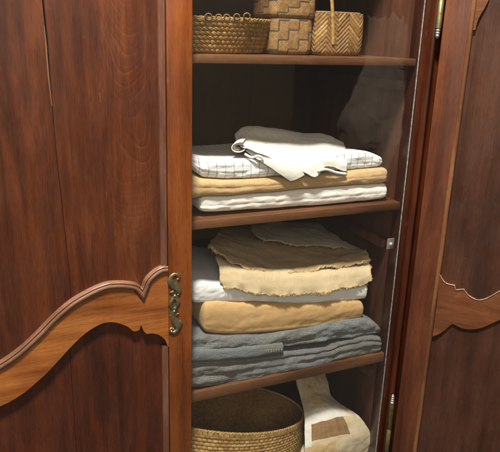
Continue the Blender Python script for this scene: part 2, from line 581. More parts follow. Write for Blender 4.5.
up_px = [(167.6, 266.5), (161, 267.5), (153, 272.5), (146, 280), (142.6, 288.5)]
up_px2 = [(141.6, 287.6), (136, 284.5), (128, 283), (117, 282.6), (107, 283.6), (96, 287.5), (85, 293), (73, 300), (62, 308.5), (50, 319.5), (40, 330), (28, 341.5), (16, 352), (0, 363), (-20, 373), (-45, 381), (-80, 386)]
low_px = [(168, 347), (165, 340), (159, 335), (152, 333.4), (147, 334)]
low_px2 = [(146, 333.4), (143.4, 330.5), (141.2, 325.5), (139.4, 330.0), (134, 331.5), (128, 327), (121, 324), (113, 322.3), (104, 323), (96, 326.5), (88, 331.5), (79, 339), (70, 348), (59, 360), (48, 372), (37, 382), (26, 391.5), (13, 400), (0, 406.5), (-20, 415), (-45, 422), (-80, 427)]
upA = smooth_line(xz(up_px), 26)
upB = smooth_line(xz(up_px2), 110)
UPC = np.vstack([upA, upB])
lowA = smooth_line(xz(low_px), 22)
lowB = np.vstack([smooth_line(xz(low_px2[:4]), 14), smooth_line(xz(low_px2[3:]), 110)[1:]])
LOWC = np.vstack([lowA, lowB])
UPC[0, 0] = LOWC[0, 0] = SX0 - .0006
under(box('stile', SX0, SX1, YF, -.003, ZB, ZT, M['stile'], bev=.0028), dl)
under(box('stile', -.215, -.155, YF, -.003, ZB, ZT, M['stile'], bev=.0028), dl)
bm = bmesh.new()
outline = [tuple(p) for p in UPC] + [tuple(p) for p in LOWC[::-1]]
add_prism(bm, outline, YF, -.004)
under(from_bm('rail', bm, M['rail']), dl)


def sweep(curve, prof, side, name, mat, parent, mitre=None):
    """profile [(offset,y)] swept along a curve in the XZ plane; offset goes to the `side` of the travel direction."""
    C = np.asarray(curve)
    T = np.gradient(C, axis=0)
    T /= np.linalg.norm(T, axis=1)[:, None] + 1e-12
    N = np.stack([-T[:, 1], T[:, 0]], 1) * side
    if mitre:
        i = mitre
        a, b = C[i] - C[i - 1], C[i + 1] - C[i]
        a, b = a / np.linalg.norm(a), b / np.linalg.norm(b)
        na, nb = np.array([-a[1], a[0]]) * side, np.array([-b[1], b[0]]) * side
        m_ = (na + nb) / np.linalg.norm(na + nb)
        N[i - 1], N[i + 1] = na, nb
        N[i] = m_ / max(.45, m_ @ na)
    V = []
    for p, n in zip(C, N):
        for o, y in prof:
            q = p + n * o
            V.append((q[0], y, q[1]))
    f = grid_faces(len(C), len(prof))
    return under(link(name, V, f, mat), parent)


# lipped moulding on the upper edge of the rail (separate runs so the notch stays crisp)
pm = [(-.0015, YF + .009), (-.001, YF - .0005), (-.0003, YF - .0028), (.0006, YF - .0036), (.0016, YF - .0030), (.0022, YF - .0018), (.0034, YF - .0026), (.006, YF - .0044), (.0085, YF - .0046), (.0108, YF - .0034), (.0122, YF - .0012), (.0128, YF - .0008), (.0140, YF - .0012), (.0148, YF + .0002), (.015, YF + .002)]
corner = np.array(xz([(142.2, 289.4)]))
sweep(np.vstack([upA[:-1], corner, upB[1:]]), pm, 1, 'rail_moulding', M['rail_mould'], dl, mitre=len(upA) - 1)
# cove under the lower edge
pc = [(.0005, YF + .001), (-.0018, YF + .0005), (-.0035, YF + .003), (-.0052, YF + .008), (-.0075, YF + .0095), (-.0095, YF + .0085), (-.011, YF + .0105)]
for run in (lowA, lowB[:14], lowB[13:]):
    sweep(run, pc, 1, 'cove', M['panel_low'], dl)
# upright bead along the stile, above and below the rail
pv = [(.0, .012), (-.0008, .001), (-.0028, -.0012), (-.0048, -.0004), (-.006, .0035), (-.0078, .0045), (-.0098, .0028), (-.0122, .0042), (-.0135, .009)]
for z0, z1 in ((UPC[0, 1] + .002, ZT), (ZB, LOWC[0, 1] + .003)):
    V = []
    zz = np.linspace(z0, z1, 24)
    for z in zz:
        for o, y in pv:
            V.append((SX0 - .0006 + o, YF + y, z))
    under(link('stile_moulding', V, [tuple(reversed(f)) for f in grid_faces(len(zz), len(pv))], M['mould']), dl)
# panels: two boards with an open shrinkage crack
PYF = YF + .0095
ck = [(43, 0), (44.5, 14), (47.5, 42), (50, 75), (52.5, 110), (57, 160), (61, 195), (65, 232), (69, 270), (71, 300)]
CK = [tuple(at(x, y, PYF)[[0, 2]]) for x, y in ck]
wd = [.0030, .0034, .0030, .0022, .0014, .0011, .0010, .0008, .0007, .0006]
LC = [(CK[0][0] - .03, ZT)] + [(x - w / 2, z) for (x, z), w in zip(CK, wd)] + [(CK[-1][0] + .01, -.75)]
RC = [(CK[0][0] - .03 + .003, ZT)] + [(x + w / 2, z) for (x, z), w in zip(CK, wd)] + [(CK[-1][0] + .0105, -.75)]
ROFF = -.0


def clip_under(x):
    return float(np.interp(x, UPC[::-1, 0], UPC[::-1, 1])) - .006


def midz(x):
    u = np.interp(x, UPC[::-1, 0], UPC[::-1, 1])
    l = np.interp(x, LOWC[::-1, 0], LOWC[::-1, 1])
    return float(.5 * (u + l))


def upper_board(name, edge_line, outer_x, m, left):
    """board between the crack line and an outer x; its foot follows the middle of the rail, behind it."""
    e = np.array(edge_line)
    zb = midz(CK[-1][0])
    pts = [tuple(p) for p in e if p[1] > zb]
    xe = float(np.interp(zb, e[::-1, 1], e[::-1, 0]))
    pts.append((xe, zb))
    for x in np.linspace(xe, outer_x, 24)[1:]:
        pts.append((float(x), midz(x)))
    pts.append((outer_x, ZT))
    bm = bmesh.new()
    add_prism(bm, pts, PYF if left else PYF - .0006, -.006)
    return under(from_bm(name, bm, m), dl)


def lower_board(x0, x1, y):
    pts = [(x0, ZB), (x1, ZB)] + [(float(x), midz(x) - .001) for x in np.linspace(x1, x0, 30)]
    bm = bmesh.new()
    add_prism(bm, pts, y, -.006)
    return under(from_bm('lower_panel', bm, M['panel_low']), dl)


upper_board('panel_board', LC, -.156, M['panel_plain'], True)
upper_board('panel_board', RC, SX0 - .004, M['panel'], False)
# pale bare strip along the crack
strip = [(46.2, 24), (48.2, 45), (50.8, 75), (53, 104), (50.4, 104), (48.6, 75), (46.6, 45)]
c2 = [(71, 355), (72.5, 390), (74, 420), (76, 460)]
CL = [tuple(at(x, y, PYF)[[0, 2]]) for x, y in c2]
xl = CL[1][0]
for x0, x1, dy in ((-.156, xl - .0004, .0006), (xl + .0004, SX0 - .004, 0.0)):
    lower_board(x0, x1, PYF + .001 + dy)
sl_ = [tuple(at(x, y, PYF)[[0, 2]]) for x, y in ((44.3, 24), (46.6, 45), (49.2, 78), (52.2, 106), (51.6, 106), (47.9, 78), (45.3, 45), (44.0, 30))]
bm = bmesh.new()
add_prism(bm, sl_, PYF - .0005, PYF + .002)
under(from_bm('bare_edge', bm, wood('bare_timber', (.10, .045, .015), (.17, .08, .028), (.24, .12, .045), 'Z', x0=2, curve=2, seed=2.0, rough=.6, coat=0)), dl)
# solid carcass behind the door (dividing post of the case, unseen but closes the gap)
under(box('meeting_post', SX0 - .012, SX1 - .022, -.0025, .02, ZB, ZT, M['inside']))

# ------------------------------------------------------------------ brass escutcheon on the stile
es = under(empty('escutcheon', tuple(at(174, 303, YF))), dl)


def q8(x, y):
    return at(100 + x * .2212, 250 + y * .2212, YF)


def stroke(path, widths, y0, thick):
    """flat ribbon of varying width in the XZ plane, softly domed."""
    P = smooth_line([(q8(*p)[0], q8(*p)[2]) for p in path], 40)
    Wd = np.interp(np.linspace(0, 1, 40), np.linspace(0, 1, len(widths)), widths)
    T = np.gradient(P, axis=0)
    T /= np.linalg.norm(T, axis=1)[:, None]
    N = np.stack([-T[:, 1], T[:, 0]], 1)
    V = []
    pr = [(-1, 0), (-.9, -.6), (-.5, -1), (0, -1.1), (.5, -1), (.9, -.6), (1, 0)]
    for i in range(40):
        for a, b in pr:
            q = P[i] + N[i] * a * Wd[i]
            V.append((q[0], y0 + b * thick, q[1]))
    fs = grid_faces(40, len(pr))
    fs.append(tuple(range(len(pr))))
    fs.append(tuple(reversed([39 * len(pr) + k for k in range(len(pr))])))
    return V, fs


bg = Bag()
k = .00043
bg.add(stroke([(352, 132), (357, 122), (350, 112), (336, 110), (323, 120), (318, 136), (324, 152), (338, 165), (352, 178), (358, 192), (352, 202)], [7 * k, 10 * k, 8 * k, 9 * k, 13 * k, 17 * k, 20 * k, 21 * k, 17 * k, 11 * k, 5 * k], YF - .0006, .0022))
bg.add(stroke([(314, 190), (324, 192), (334, 186)], [4 * k, 8 * k, 9 * k], YF - .0004, .0020))
bg.add(stroke([(338, 196), (336, 206), (336, 218)], [10 * k, 9 * k, 17 * k], YF - .0002, .0020))
bg.add(stroke([(334, 270), (330, 284), (328, 296), (332, 308), (340, 322), (350, 336), (354, 350), (348, 364), (334, 373), (321, 372), (316, 362), (322, 354), (330, 356)], [22 * k, 15 * k, 12 * k, 15 * k, 20 * k, 21 * k, 17 * k, 13 * k, 11 * k, 9 * k, 8 * k, 7 * k, 6 * k], YF - .0007, .0022))
bg.add(stroke([(318, 298), (328, 292), (344, 292), (356, 288)], [6 * k, 10 * k, 9 * k, 5 * k], YF - .0001, .0020))
bg.add(stroke([(344, 330), (358, 322), (368, 330), (366, 342)], [9 * k, 8 * k, 7 * k, 4 * k], YF - .0003, .0020))
# oval plate with the key slot cut through: two rings of verts
cx_, cz_ = q8(336, 242)[0], q8(336, 242)[2]
V, n = [], 40
for j in range(n):
    a = 2 * math.pi * j / n
    sl = abs(math.cos(a)) ** .8 * (1 if math.cos(a) > 0 else -1)
    ro = 1 + .10 * math.cos(4 * a)
    for sx, sz, y in ((27 * k * ro, 36 * k * ro, 0.0), (26 * k * ro, 35 * k * ro, -.0016), (22 * k, 30 * k, -.0026), (9 * k, 19 * k, -.0022), (7.5 * k, 17 * k, -.0002)):
        V.append((cx_ + sx * math.cos(a), YF + y, cz_ + sz * math.sin(a)))
fs = []
for j in range(n):
    for c in range(4):
        j2 = (j + 1) % n
        fs.append((j * 5 + c, j * 5 + c + 1, j2 * 5 + c + 1, j2 * 5 + c))
bg.add((V, fs))
under(bg.build('scroll_plate', M['brass']), es)
V = [(cx_ + 8 * k * math.cos(a), YF - .0003, cz_ + 18 * k * math.sin(a)) for a in np.linspace(0, 2 * math.pi, 20, endpoint=False)]
under(link('keyhole', V, [tuple(range(20))], M['straw_dk'], smooth=False), es)
for x, y in ((337, 205), (334, 275), (322, 366)):
    p = q8(x, y)
    G = lathe([(.0026, 0), (.0024, .0010), (.0014, .0018), (.0002, .0021)], 12, 0, 0)
    V = [(p[0] + v[0], YF - .0024 - v[2], p[2] + v[1]) for v in G.reshape(-1, 3)]
    under(link('nail_head', V, grid_faces(4, 12, True) + [tuple(36 + i for i in range(12))], M['steel']), es)

# ------------------------------------------------------------------ right door (swung open)
TH = math.radians(130)
HX, HY = float(at(441.3, 40, -.018)[0]), -.018
DD = np.array([-math.cos(TH), -math.sin(TH)])          # along the door, away from the hinge
DN = np.array([DD[1], -DD[0]])                           # outward of the inner face
if DN @ (CAM[:2] - np.array([HX, HY])) < 0:
    DN = -DN
dr = under(empty('door', (HX, HY, -1.2)))


def on_door(x, y):
    d = RT * (x - 250) / F_PX - UP * (y - 226) / F_PX + FW
    t = (DN @ (np.array([HX, HY]) - CAM[:2])) / (DN @ d[:2])
    P = CAM + d * t
    return float((P[:2] - np.array([HX, HY])) @ DD), float(P[2])


ROT = Matrix(((DD[0], -DN[0], 0, HX), (DD[1], -DN[1], 0, HY), (0, 0, 1, 0), (0, 0, 0, 1)))


def door_part(o):
    """parts are modelled as (along the door, depth behind its inner face, height), then swung into place."""
    o.data.transform(Matrix.Identity(4))
    o.matrix_world = ROT
    base = Vector((HX, HY, -1.2))
    o.parent = dr
    o.matrix_parent_inverse = Matrix.Identity(4)
    o.matrix_basis = Matrix.Translation(-base) @ ROT
    return o


SW = on_door(454.8, 165)[0]
ruA = smooth_line([on_door(*p) for p in [(439.0, 271), (441, 277), (444.5, 282), (449, 284.3), (454.5, 285.2)]], 16)
ruB = smooth_line([on_door(*p) for p in [(455.6, 289.8), (464, 289.2)]], 5)
ruC = smooth_line([on_door(*p) for p in [(464.6, 290.5), (469, 295.6), (477, 299.8), (484, 299.2), (491, 296), (499.5, 291), (510, 285), (526, 278), (552, 276)]], 50)
RU = np.vstack([ruA, ruB, ruC])
rlA = smooth_line([on_door(*p) for p in [(430.5, 336.5), (437, 335), (445, 330), (452, 323.6)]], 16)
rlB = smooth_line([on_door(*p) for p in [(452.4, 323.8), (462, 328.3), (473, 329.4), (484, 327), (500, 320), (520, 313), (552, 322)]], 44)
RL = np.vstack([rlA, rlB])
DWI = .47
ext = lambda C, dz: np.vstack([C, [(DWI - .0005, C[-1, 1] + dz)]])
RU, RL = ext(RU, .02), ext(RL, .02)
RU[0, 0] = RL[0, 0] = SW + .0005
bm = bmesh.new()
add_box(bm, .0, SW, .0, .026, ZB, ZT, .0012)
door_part(from_bm('stile', bm, M['door_in'], smooth=True))
bm = bmesh.new()
add_box(bm, DWI, DWI + .06, .0, .026, ZB, ZT, .003)
door_part(from_bm('stile', bm, M['door_in'], smooth=True))
bm = bmesh.new()
add_prism(bm, [tuple(p) for p in RU] + [tuple(p) for p in RL[::-1]], .0005, .022, .0014)
door_part(from_bm('rail', bm, M['door_in_rail'], smooth=True))
V = []
zz = np.linspace(ZB, ZT, 60)
pe = [(-.0098, .0004), (-.0088, -.0016), (-.006, -.0027), (-.003, -.0027), (-.0006, -.0014), (.0008, .0014), (.001, .008)]
for z in zz:
    for a_, d_ in pe:
        V.append((SW - .0006 + a_ + .0006 * fbm0(z * 9, a_ * 30), d_ + .0003 * fbm0(z * 14, 3 + a_ * 60), z))
door_part(link('orange_edge', V, grid_faces(60, len(pe)), M['orange_edge']))
tr_ = smooth_line([on_door(*p) for p in [(491, -8), (488.5, 0), (484.5, 8), (480.3, 15), (477.2, 22), (475.2, 30)]], 24)
bm = bmesh.new()
add_prism(bm, [tuple(p) for p in tr_] + [(SW + .0004, tr_[-1, 1]), (SW + .0004, ZT), (DWI - .0005, ZT), (DWI - .0005, ZT - .10), (tr_[0, 0] + .12, ZT - .14), (tr_[0, 0] + .05, tr_[0, 1] + .06)], .0008, .022)
door_part(from_bm('top_rail', bm, M['door_in_rail']))
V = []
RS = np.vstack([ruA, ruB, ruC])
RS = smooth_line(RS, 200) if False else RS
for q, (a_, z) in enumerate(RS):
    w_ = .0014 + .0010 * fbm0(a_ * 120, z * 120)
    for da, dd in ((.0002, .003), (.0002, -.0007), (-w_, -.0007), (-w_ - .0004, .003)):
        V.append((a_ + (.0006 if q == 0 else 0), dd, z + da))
door_part(link('pale_lip', V, grid_faces(len(RS), 4), plain('bare_wood_highlight', (.22, .15, .105), .7, .3, 60)))  # bare rail edge with its catch light put into the pale colour
# upper and lower panels, fielded: a sloped margin then a flat field
for nm, z0, z1 in (('upper_panel', -.60, ZT), ('lower_panel', ZB, -.601)):
    x0, x1 = SW - .002, DWI + .001
    V, Fc = [], []
    dz = .012 if nm == 'upper_panel' else .0128
    for ins, dep in ((0, dz - .0035), (.010, dz - .003), (.024, dz - .0055), (.026, dz - .0062), (.034, dz - .0062)):
        for (a, b) in ((x0 + ins, z0), (x1 - ins, z0), (x1 - ins, z1), (x0 + ins, z1)):
            V.append((a, dep, b))
    nr = 5
    for i in range(nr - 1):
        for (a, b) in ((0, 3), (1, 2)):
            Fc.append((i * 4 + a, (i + 1) * 4 + a, (i + 1) * 4 + b, i * 4 + b) if a == 0 else (i * 4 + a, i * 4 + b, (i + 1) * 4 + b, (i + 1) * 4 + a))
    Fc.append(((nr - 1) * 4, (nr - 1) * 4 + 1, (nr - 1) * 4 + 2, (nr - 1) * 4 + 3))
    o = len(V)
    for (a, b) in ((x0, z0), (x1, z0), (x1, z1), (x0, z1)):
        V.append((a, .020, b))
    Fc += [(o, o + 3, o + 2, o + 1), (0, 3, o + 3, o), (1, o + 1, o + 2, 2)]
    door_part(link(nm, V, Fc, M['door_in_panel'], smooth=False))

# ------------------------------------------------------------------ brass hinges on the post
for (px, py, sgn, ln) in ((438.2, 28, 1, .16), (392.2, 402, -1, .20)):
    p = at(px, py, -.0185)
    h = under(empty('hinge', tuple(p)))
    n = 20
    r = .0062
    lo = [(r, 0), (r, ln * .42 - .001), (r * .90, ln * .42 - .0004), (r * .90, ln * .42 + .0004), (r, ln * .42 + .001), (r, ln), (.0002, ln + .0001)]
    G = lathe([(a, p[2] + sgn * b) for a, b in lo], n, p[0], p[1]).reshape(-1, 3)
    under(link('barrel', G, grid_faces(len(lo), n, True), M['brass_green']), h)
    fp = [(r * .98, 0), (r * .7, .0012), (r * .62, .002)]
    for i in range(3):
        z0 = .002 + i * .0058
        for t in np.linspace(0, math.pi, 7):
            fp.append((r * (.55 + (.34 - i * .07) * math.sin(t)), z0 + .0029 * (1 - math.cos(t))))
    fp += [(r * .45, .0205), (r * .30, .0225), (.0002, .0235)]
    G = lathe([(a, p[2] - sgn * b) for a, b in fp], n, p[0], p[1]).reshape(-1, 3)
    o = under(link('finial', G, grid_faces(len(fp), n, True), M['steel']), h)
    z0, z1 = sorted((p[2] + sgn * .006, p[2] + sgn * ln))
    under(box('leaf_plate', p[0] + .0045, p[0] + .0062, p[1] - .003, p[1] + .026, z0, z1, M['brass_green'], bev=.0005), h)

# ------------------------------------------------------------------ glass pane with its clip
bm = bmesh.new()
gx0, gx1, gy0, gy1 = SX1 - .02, .9118, -.0125, -.0085
bmesh.ops.create_cube(bm, size=1)
for v in bm.verts:
    v.co = Vector((gx0 + (v.co.x + .5) * (gx1 - gx0), gy0 + (v.co.y + .5) * (gy1 - gy0), ZB + .02 + (v.co.z + .5) * (ZT - ZB - .03)))
bm.normal_update()
for f in bm.faces:
    f.material_index = 0 if abs(f.normal.y) > .5 else 1
o = from_bm('glass_pane', bm, M['glass'])
o.data.materials.append(M['glass_edge'])
under(o)
cl = under(empty('glass_clip', tuple(at(390.5, 243.5, -.014))))
p = at(390.5, 243.5, -.014)
under(box('clip_plate', p[0] - .0105, p[0] + .0095, -.0155, -.0130, p[2] - .0135, p[2] + .0135, M['steel'], bev=.0007), cl)
G = lathe([(.0056, 0), (.0054, .0012), (.0042, .0028), (.0022, .0037), (.0002, .004)], 16, 0, 0).reshape(-1, 3)
V = [(p[0] + .001 + v[0], -.0155 - v[2], p[2] - .002 + v[1]) for v in G]
under(link('screw', V, grid_faces(5, 16, True), M['steel']), cl)


# ------------------------------------------------------------------ textiles
def fbm(x, y, z, o=3):
    return noise.fractal(Vector((x, y, z)), 1.0, 2.0, o)


def roll(name, top, bot, Yf, depth, m, parent=None, nx=240, endr=.022, rf=None, layers=(), amp=.0022, seed=0.0, back_rise=0.0, skew=0.0, endpow=3.2, nfront=30, groove=.35, crown=.004, endl=None):
    """a folded textile lying flat: rounded fold towards the viewer; top/bottom of the fold follow two pixel lines on the plane Yf."""
    T = np.array([at(x, y, Yf) for x, y in top])
    B = np.array([at(x, y, Yf) for x, y in bot])
    xl, xr = max(T[0, 0], B[0, 0]), min(T[-1, 0], B[-1, 0])
    tt = np.linspace(0, 1, nx)
    X = xl + (xr - xl) * (.5 - .5 * np.cos(np.pi * np.clip(tt, 0, 1))) * .35 + (xr - xl) * tt * .65
    sm = lambda C: np.interp(X, smooth_line(C[:, [0, 2]], 200)[:, 0], smooth_line(C[:, [0, 2]], 200)[:, 1])
    zt, zb = sm(T), sm(B)
    el = endl or endr

    def e(d, r):
        d = np.clip(d / r, 0, 1)
        return (1 - (1 - d) ** endpow) ** (1 / endpow)
    E = np.minimum(e(X - xl, el), e(xr - X, endr))
    E = np.maximum(E, .04)
    nb, nt_ = 8, 36
    rows, vs = [], []
    for i, x in enumerate(X):
        h = .5 * (zt[i] - zb[i]) * E[i]
        zc = .5 * (zt[i] + zb[i])
        r = (rf or min(.5 * (zt[i] - zb[i]), .026))
        y0 = Yf + (1 - E[i]) * .02 + skew * (x - xl)
        loop = []
        for s in np.linspace(1, 0, nb, endpoint=False):
            loop.append((y0 + r + s * (depth - 2 * r), zc - h))
        for a in np.linspace(-math.pi / 2, math.pi / 2, nfront):
            s = math.sin(a)
            y = math.cos(a) ** .55
            if layers:
                bnd = [-1] + list(layers) + [1]
                for lo, hi in zip(bnd[:-1], bnd[1:]):
                    if lo <= s <= hi:
                        l = (s - lo) / (hi - lo) * 2 - 1
                        y = (1 - groove) * y + groove * math.sqrt(max(0, 1 - l * l)) * 1.0
                        break
            loop.append((y0 + r - r * y, zc + h * s))
        for s in np.linspace(0, 1, nt_ + 1)[1:]:
            yy = y0 + r + s * (depth - 2 * r)
            loop.append((yy, zc + h + back_rise * s * E[i] + crown * math.sin(math.pi * min(1, s * 2.2)) * E[i]))
        for a in np.linspace(math.pi / 2, -math.pi / 2, 8)[1:-1]:
            loop.append((y0 + depth - r + r * math.cos(a), zc + h * math.sin(a) + back_rise * E[i] * (a / math.pi + .5)))
        rows.append(loop)
    L = np.array(rows)
    n = L.shape[1]
    seg = np.linalg.norm(np.diff(L[nx // 2], axis=0), axis=1)
    vv = np.r_[0, np.cumsum(seg)]
    V, uv = [], []
    for i in range(nx):
        for j in range(n):
            y, z = L[i, j]
            a = seed + X[i]
            d1 = fbm(a * 7, y * 9, z * 22, 3)
            d2 = fbm(a * 26, y * 12, z * 70 + 5, 3)
            d3 = fbm(a * 11 + 9, y * 30, z * 30, 2)
            d2 += .55 * fbm(a * 60 + 3, y * 40, z * 110, 3) + .9 * max(0, fbm(a * 16 + 21, y * 8, z * 40, 2)) ** 2
            V.append((X[i] + amp * .6 * d3, y + amp * (1.3 * d1 + .55 * d2), z + amp * (.9 * fbm(a * 9 + 4, y * 9, z * 3, 3)) * E[i]))
            uv.append((X[i], vv[j]))
    fs = []
    for i in range(nx - 1):
        for j in range(n):
            j2 = (j + 1) % n
            if j2 == 0:
                continue
            fs.append((i * n + j, (i + 1) * n + j, (i + 1) * n + j2, i * n + j2))
    for i in range(nx - 1):
        fs.append((i * n + n - 1, (i + 1) * n + n - 1, (i + 1) * n, i * n))
    fs.append(tuple(range(n)))
    fs.append(tuple(reversed([(nx - 1) * n + j for j in range(n)])))
    return link(name, V, fs, m, parent, uv=uv)


def bicubic(ctrl, nu, nv):
    C = np.array(ctrl, dtype=float)
    rows = np.array([smooth_line_u(r, nu) for r in C])
    return np.stack([smooth_line_u(rows[:, j], nv) for j in range(nu)], 1)


def smooth_line_u(pts, n):
    """Catmull-Rom, even in parameter (keeps grids regular)."""
    P = np.array(pts, dtype=float)
    k = len(P)
    P = np.vstack([2 * P[0] - P[1], P, 2 * P[-1] - P[-2]])
    out = []
    for q in np.linspace(0, k - 1, n):
        i = min(int(q), k - 2)
        t = q - i
        a, b, c, d = P[i], P[i + 1], P[i + 2], P[i + 3]
        out.append(0.5 * ((2 * b) + (-a + c) * t + (2 * a - 5 * b + 4 * c - d) * t * t + (-a + 3 * b - 3 * c + d) * t ** 3))
    return np.array(out)


def sheet(name, ctrl, m, parent=None, nu=110, nv=70, amp=.002, seed=0.0, thick=.0016, ws=(9, 9, 9), edge=0.0, mi_fn=None):
    """a draped sheet through control points (rows from back to front, left to right)."""
    G = bicubic(ctrl, nu, nv)
    V, uv = [], []
    u_len = np.r_[0, np.cumsum(np.linalg.norm(np.diff(G[nv // 2], axis=0), axis=1))]
    v_len = np.r_[0, np.cumsum(np.linalg.norm(np.diff(G[:, nu // 2], axis=0), axis=1))]
    for i in range(nv):
        for j in range(nu):
            p = G[i, j].copy()
            a, b, c = p[0] * ws[0] + seed, p[1] * ws[1], p[2] * ws[2]
            p[2] += amp * (fbm(a, b, c, 3) + .45 * fbm(a * 3.1, b * 3.1, c * 3.1 + 7, 3))
            p[1] += amp * .8 * fbm(a * 1.3 + 5, b, c * 1.4, 3)
            if edge:
                w = max(0, 1 - min(j, nu - 1 - j, nv - 1 - i) / 3)
                p[2] += w * edge * fbm(p[0] * 70, p[1] * 70, seed, 2)
            if edge:
                w2 = max(0, 1 - min(j, nu - 1 - j, nv - 1 - i) / 16) ** 2
                p[1] += w2 * edge * 2.2 * fbm(p[0] * 28, seed * 1.7, 0, 3)
                p[2] += w2 * edge * 2.0 * fbm(p[0] * 24 + 9, seed, p[1] * 10, 3)
                p[0] += w2 * edge * 1.5 * fbm(p[1] * 40 + 3, seed, p[2] * 40, 2)
            V.append(p)
            uv.append((u_len[j], v_len[i]))
    fs = grid_faces(nv, nu)
    mi = [mi_fn((f // (nu - 1)) / (nv - 1), (f % (nu - 1)) / (nu - 1)) for f in range(len(fs))] if mi_fn else None
    o = link(name, V, [tuple(reversed(f)) for f in fs], m, parent, uv=uv, mi=mi)
    s = o.modifiers.new('thickness', 'SOLIDIFY')
    s.thickness = thick
    s.offset = 0
    return o, np.array(V).reshape(nv, nu, 3)


def fringe(lines, parent, m, dens=900, ln=(.003, .0095), rad=.00042):
    """ragged edge: a lumpy loose weft cord with tangled thread ends."""
    bg = Bag()
    for L in lines:
        s = np.r_[0, np.cumsum(np.linalg.norm(np.diff(L, axis=0), axis=1))]
        for q in np.sort(rng.uniform(0, s[-1], int(s[-1] * dens))):
            p = np.array([np.interp(q, s, L[:, k]) for k in range(3)])
            cl = fbm(q * 45, s[-1], 3.3, 3)
            if cl < -.25:
                continue
            l = rng.uniform(*ln) * (.5 + 1.3 * max(0, cl + .2))
            d = np.array([rng.normal(0, 1.0), -rng.uniform(.1, .8), -rng.uniform(-.5, .9)])
            d /= np.linalg.norm(d)
            e = np.array([rng.normal(0, 1.0), -rng.uniform(-.3, .5), -rng.uniform(-.3, 1.0)])
            e /= np.linalg.norm(e)
            pts = [p, p + d * l * .35, p + d * l * .55 + e * l * .25, p + d * l * .45 + e * l * .6]
            bg.add(tube(smooth_line(pts, 7), [rad * 1.3] * 5 + [rad, rad * .6], 4))
        for off in (0, 1, 2):
            n = int(s[-1] / .0018)
            P = smooth_line(L, n)
            q = np.arange(n) * .0018
            P = P + np.array([[-.0005 + .0030 * fbm(v * 90, off * 7.1, k * 3.3 + s[-1], 2) for k in range(3)] for v in q]) + rng.normal(0, .0003, P.shape)
            R = [.0006 + .0030 * max(0, fbm(v * 80, off * 5 + 2, s[-1], 2)) for v in q]
            bg.add(tube(P, R, 5))
    return bg.build('fringe', m, parent)


# ---- second shelf stack
t = roll('folded_cloth', [(200, 199), (206, 197.5), (240, 196), (290, 191), (340, 187), (375, 184), (389, 184.5)], [(200, 213.5), (240, 211.5), (290, 208), (340, 204), (380, 199.5), (389, 197.5)], .018, .30, M['white'], rf=.016, endr=.012, endl=.02, amp=.0022, seed=1.0, layers=(-.15,), groove=.12)
tag(t, 'plain white folded cloth at the bottom of the stack on the checked-cloth shelf', 'folded cloth', 'folded linens stacked on the shelves')
t = roll('folded_cloth', [(170, 172), (196, 177), (206, 180), (240, 181), (290, 177), (340, 173), (375, 169), (390, 168)], [(170, 200), (196, 199.5), (206, 197.5), (240, 195.8), (290, 191), (340, 187), (375, 184), (390, 183.5)], .012, .31, M['tan'], rf=.020, endr=.016, amp=.0026, seed=2.0, layers=(.05,), groove=.10)
tag(t, 'tan nubby folded cloth sandwiched between white cloth and blue checked cloth', 'folded cloth', 'folded linens stacked on the shelves')
t = roll('folded_cloth', [(192, 152), (200, 157), (215, 160), (250, 160), (300, 158), (345, 154), (368, 152), (380, 156), (385, 158)], [(192, 170), (201, 176), (209, 179), (240, 179.5), (290, 176), (340, 172), (375, 168), (384, 167)], .022, .30, M['plaid'], rf=.021, endr=.022, endl=.03, amp=.0032, seed=3.0, layers=(-.35, .2), groove=.10, back_rise=-.016, crown=.0)
tag(t, 'white folded cloth with thin blue check lines under a rumpled napkin', 'folded cloth', 'folded linens stacked on the shelves')

nap = tag(empty('napkin', tuple(at(290, 160, .1))), 'rumpled white linen napkin draped over the blue checked cloth with hanging corners', 'napkin')
ctrl = [
    [at(236, 139, .20), at(246, 131.5, .21), at(264, 130, .21), at(285, 132.5, .21), at(305, 135, .21), at(325, 136, .20), at(343, 144, .20)],
    [at(235, 134, .15), at(244, 127.5, .15), at(262, 128, .15), at(285, 131, .15), at(305, 134.5, .15), at(325, 135, .15), at(343, 143, .15)],
    [at(236, 139, .11), at(246, 135, .10), at(264, 138, .10), at(286, 140, .10), at(306, 141, .10), at(326, 141, .10), at(345, 146, .10)],
    [at(238, 143, .07), at(249, 143, .06), at(267, 146, .06), at(288, 150, .055), at(307, 151, .055), at(326, 150, .055), at(346, 153, .055)],
    [at(241, 146, .045), at(252, 149, .03), at(271, 154, .025), at(292, 160, .018), at(309, 161, .014), at(327, 158, .014), at(347, 162, .018)],
    [at(243, 147, .04), at(258, 152, .02), at(280, 162, .010), at(301, 171, .004), at(316, 177, .000), at(327, 166, .006), at(346.5, 171.5, .012)],
]
o, G = sheet('napkin_top', ctrl, M['napkin'], None, 120, 80, .0030, 3.0, .0018, (14, 14, 14))
under(o, nap)
# narrow hemmed corner hanging beside the big one
ctrl = [
    [at(246, 150, .05), at(252, 149, .05), at(258, 148, .05), at(266, 149, .05)],
    [at(256, 158, .024), at(261, 156.5, .021), at(267, 155.5, .020), at(274, 156, .022)],
    [at(270, 167, .010), at(275, 165, .007), at(281, 163, .007), at(287, 162, .010)],
    [at(282, 175.5, .003), at(288, 174, .000), at(294, 171.5, .000), at(300, 169, .002)],
    [at(290.5, 181, .001), at(295, 180, -.001), at(300, 177.5, -.001), at(304.5, 175, .001)],
]
o, G2 = sheet('hanging_corner', ctrl, M['napkin'], None, 40, 60, .0012, 8.0, .002, (14, 14, 14))
under(o, nap)
